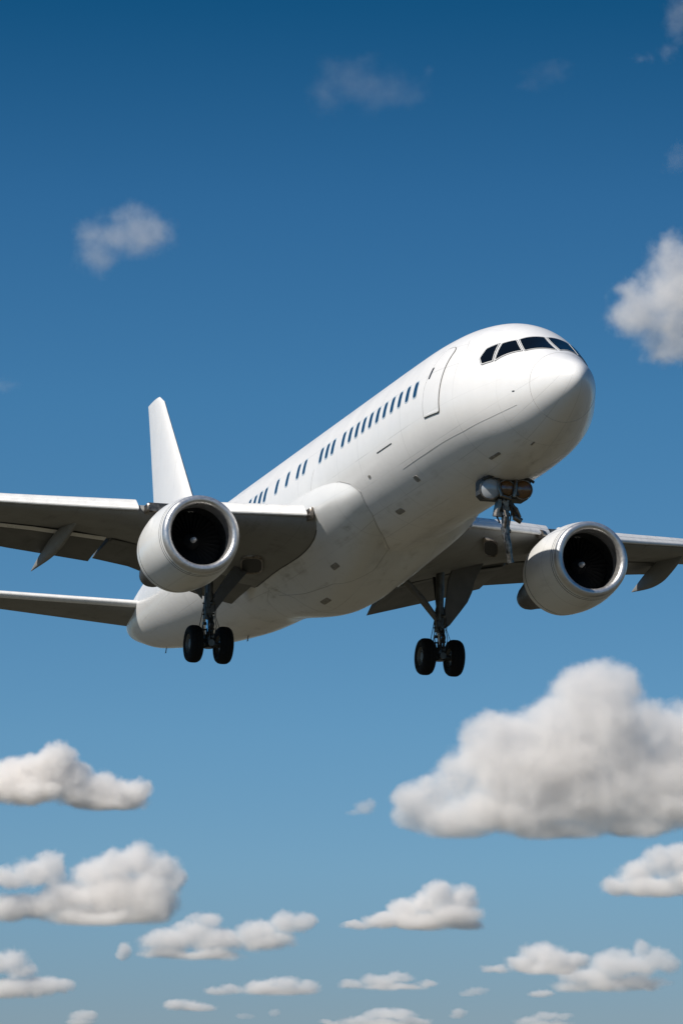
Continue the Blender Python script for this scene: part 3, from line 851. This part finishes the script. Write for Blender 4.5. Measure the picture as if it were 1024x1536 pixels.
CU = 'cumulus clouds low in the sky'
WI = 'thin wisps high in the sky'
def cu(label, puffs, dist, seed, base=.10, dens=.46, **k): return build_cloud(label, puffs, dist, dens=dens, base=base, seed=seed, group=CU, **k)
cu('biggest towering white cumulus with a flat grey base, under the jet\'s engine at right',
   [(900,1030,52,44),(862,1046,45,45),(930,1035,36,36),(905,1085,75,60),(826,1085,48,44),(780,1110,50,50),(740,1100,42,40),(720,1130,48,50),(690,1160,40,42),
    (662,1185,38,34),(625,1205,38,32),(612,1225,36,20),(775,1160,85,60),(850,1140,90,70),(940,1120,70,60),(1000,1105,45,48),(1050,1100,60,55),(1080,1150,80,70),(980,1165,90,62),
    (880,1200,110,48),(760,1215,110,38),(680,1228,80,28),(1000,1208,110,36),(690,1248,60,14),(972,1085,40,36),(950,1235,90,22),(830,1245,90,18)],
   4600, 11, base=.05, soft=.45, nsc=1.2, dens=.42)
cu('white cumulus with domed top cut off by the right edge, under the biggest cloud',
   [(990,1292,36,26),(1025,1290,42,26),(955,1310,34,22),(925,1328,30,18),(975,1330,60,20),(1050,1320,60,28)], 6400, 12)
cu('small white heaped cloud by itself at the bottom centre, flat beneath',
   [(660,1342,30,26),(695,1347,28,24),(640,1355,30,22),(605,1366,30,20),(575,1380,36,15),(540,1390,30,9),(680,1370,50,24),(630,1382,60,18),(700,1388,34,12)], 7000, 13)
cu('soft white two-humped cloud at the left edge, highest of the low clouds there',
   [(85,1140,32,30),(60,1155,36,30),(105,1165,34,30),(20,1168,45,34),(50,1185,60,24),(-20,1185,40,25),(150,1185,38,28),(190,1192,38,26),(212,1188,20,22),(170,1205,60,17),(120,1195,40,20)], 5200, 14, dens=.7)
cu('bulky bright cumulus with a dark grey underside at the lower left',
   [(205,1292,36,30),(175,1298,34,28),(240,1305,32,30),(262,1318,20,20),(140,1312,36,28),(225,1345,50,45),(170,1345,60,40),(110,1345,60,26),(60,1358,60,24),(10,1365,50,24),(-30,1370,40,20),
    (150,1375,90,18),(75,1298,28,24),(50,1308,40,22),(10,1318,40,18),(85,1315,20,20)], 6600, 15, base=.09)
cu('pale grey-white cloud trailing to the right from the bulky cloud\'s base at the lower left',
   [(308,1380,28,16),(290,1398,40,20),(250,1410,45,22),(330,1410,50,20),(390,1396,36,20),(430,1385,32,22),(455,1385,22,18),(250,1430,45,14),(310,1432,60,12),(400,1412,50,14)], 7900, 16, dens=.4)
cu('tiny white puff just left of the pale grey-white cloud near the bottom', [(187,1425,13,14),(184,1434,12,9)], 7900, 17, dens=.16)
cu('flat-bottomed white cloud in the bottom left corner with a bump on top',
   [(20,1440,28,20),(-10,1445,30,20),(30,1455,30,16),(60,1478,45,16),(95,1480,24,13),(10,1484,60,18)], 8600, 18, dens=.35)
cu('long low white cloud near the bottom with a smaller lump at its left end',
   [(325,1488,22,9),(345,1484,20,9),(395,1480,36,13),(425,1476,34,13),(460,1482,28,12),(415,1488,60,9)], 9500, 19, dens=.35)
cu('small flat white cloud at the bottom, lower left of the long low one', [(265,1508,26,10),(290,1510,30,9),(310,1512,18,7)], 10500, 20, dens=.28)
cu('low white cloud right of the long one near the bottom centre', [(530,1477,24,9),(570,1471,32,12),(600,1466,22,10),(640,1474,20,8),(590,1480,55,7)], 9800, 21, dens=.3)
cu('white domed cloud at the lower right, left half of a joined pair',
   [(805,1430,30,20),(830,1438,34,22),(860,1440,28,18),(785,1445,35,15),(740,1455,25,9),(820,1452,60,12)], 8300, 22, dens=.4)
cu('white cloud at the lower right, right half of the pair, with a grey lower shelf',
   [(960,1426,24,18),(915,1440,34,20),(985,1438,32,20),(940,1448,60,20),(1005,1445,24,18),(880,1462,60,14),(930,1475,80,14),(860,1480,40,12)], 8400, 23, dens=.3)
cu('tiny flat white puff below the joined pair at the lower right', [(808,1491,20,7),(820,1489,12,6)], 10000, 24, dens=.2)
cu('faint small puff in the blue left of the biggest cloud', [(545,1212,20,14),(530,1220,14,8),(556,1205,10,10)], 5600, 25, base=.4, dens=.08, soft=.7)
cu('low white cloud cut off by the bottom edge near the middle', [(575,1524,36,11),(600,1522,26,11),(540,1532,34,10),(625,1533,26,8),(500,1534,26,6),(580,1540,60,10)], 11000, 26, dens=.3)
cu('faint little cloud right of the low white cloud near the bottom centre', [(712,1487,22,8),(700,1490,14,6)], 9800, 27, dens=.1)
cu('low pale cloud cut off by the bottom edge at the right of centre', [(820,1523,26,9),(790,1530,28,8),(845,1528,18,8),(815,1538,50,8)], 11500, 28, dens=.2)
cu('tiny pale puff at the bottom between two low clouds', [(687,1519,14,8),(684,1524,14,5)], 11500, 29, dens=.12)
cu('small white cloud cut off by the bottom edge at the left', [(125,1524,24,10),(135,1520,14,8),(120,1533,26,7)], 11500, 30, dens=.2)
cu('dim puff at the bottom, left one of a faint couple left of centre', [(367,1524,17,6)], 12000, 31, dens=.07)
cu('dim puff at the bottom, right one of a faint couple left of centre', [(412,1519,11,7)], 12000, 32, dens=.08)

def wi(label, puffs, dist, seed, dens=.07, **k):
    k.setdefault('amp', .8); k.setdefault('soft', 1.25); k.setdefault('warp', .95)
    return build_cloud(label, puffs, dist, dens=dens, seed=seed, group=WI, hull=1.5, **k)
wi('faint torn wisp of cloud near the top, above the jet', [(560,132,60,40),(545,128,60,34),(520,115,50,30),(600,140,45,26),(490,140,30,45),(640,112,14,14),(545,95,26,16)], 1700, 41, .014)
wi('very faint slanting wisp near the top right', [(820,108,40,18),(790,125,28,18),(840,98,24,10)], 1650, 42, .008)
wi('ragged white wisp at the upper left, above the tail fin', [(208,348,60,38),(180,358,56,38),(148,385,40,34),(188,326,38,24),(232,350,34,28),(140,355,34,30)], 2000, 43, .075)
wi('soft bright cloud cut off by the right edge, level with the cockpit', [(1010,400,44,50),(1035,430,64,70),(1005,440,50,50),(990,445,45,38),(1000,480,50,38),(950,440,30,26),(945,475,30,30),(1010,520,50,32),(1000,375,26,24),(960,465,50,40),(1020,500,50,44)], 2300, 44, .17, soft=.9)
wi('faint grey wisp in the top right corner', [(1015,30,24,45),(1000,78,16,14),(965,88,20,10),(1030,10,20,40)], 1500, 45, .02)
wi('faint scrap of cloud at the right edge, upper part', [(1018,235,22,24),(1010,252,18,14)], 1800, 46, .015)
wi('barely visible wisp at the left edge, left of the tail fin', [(8,578,22,14)], 2700, 47, .018)
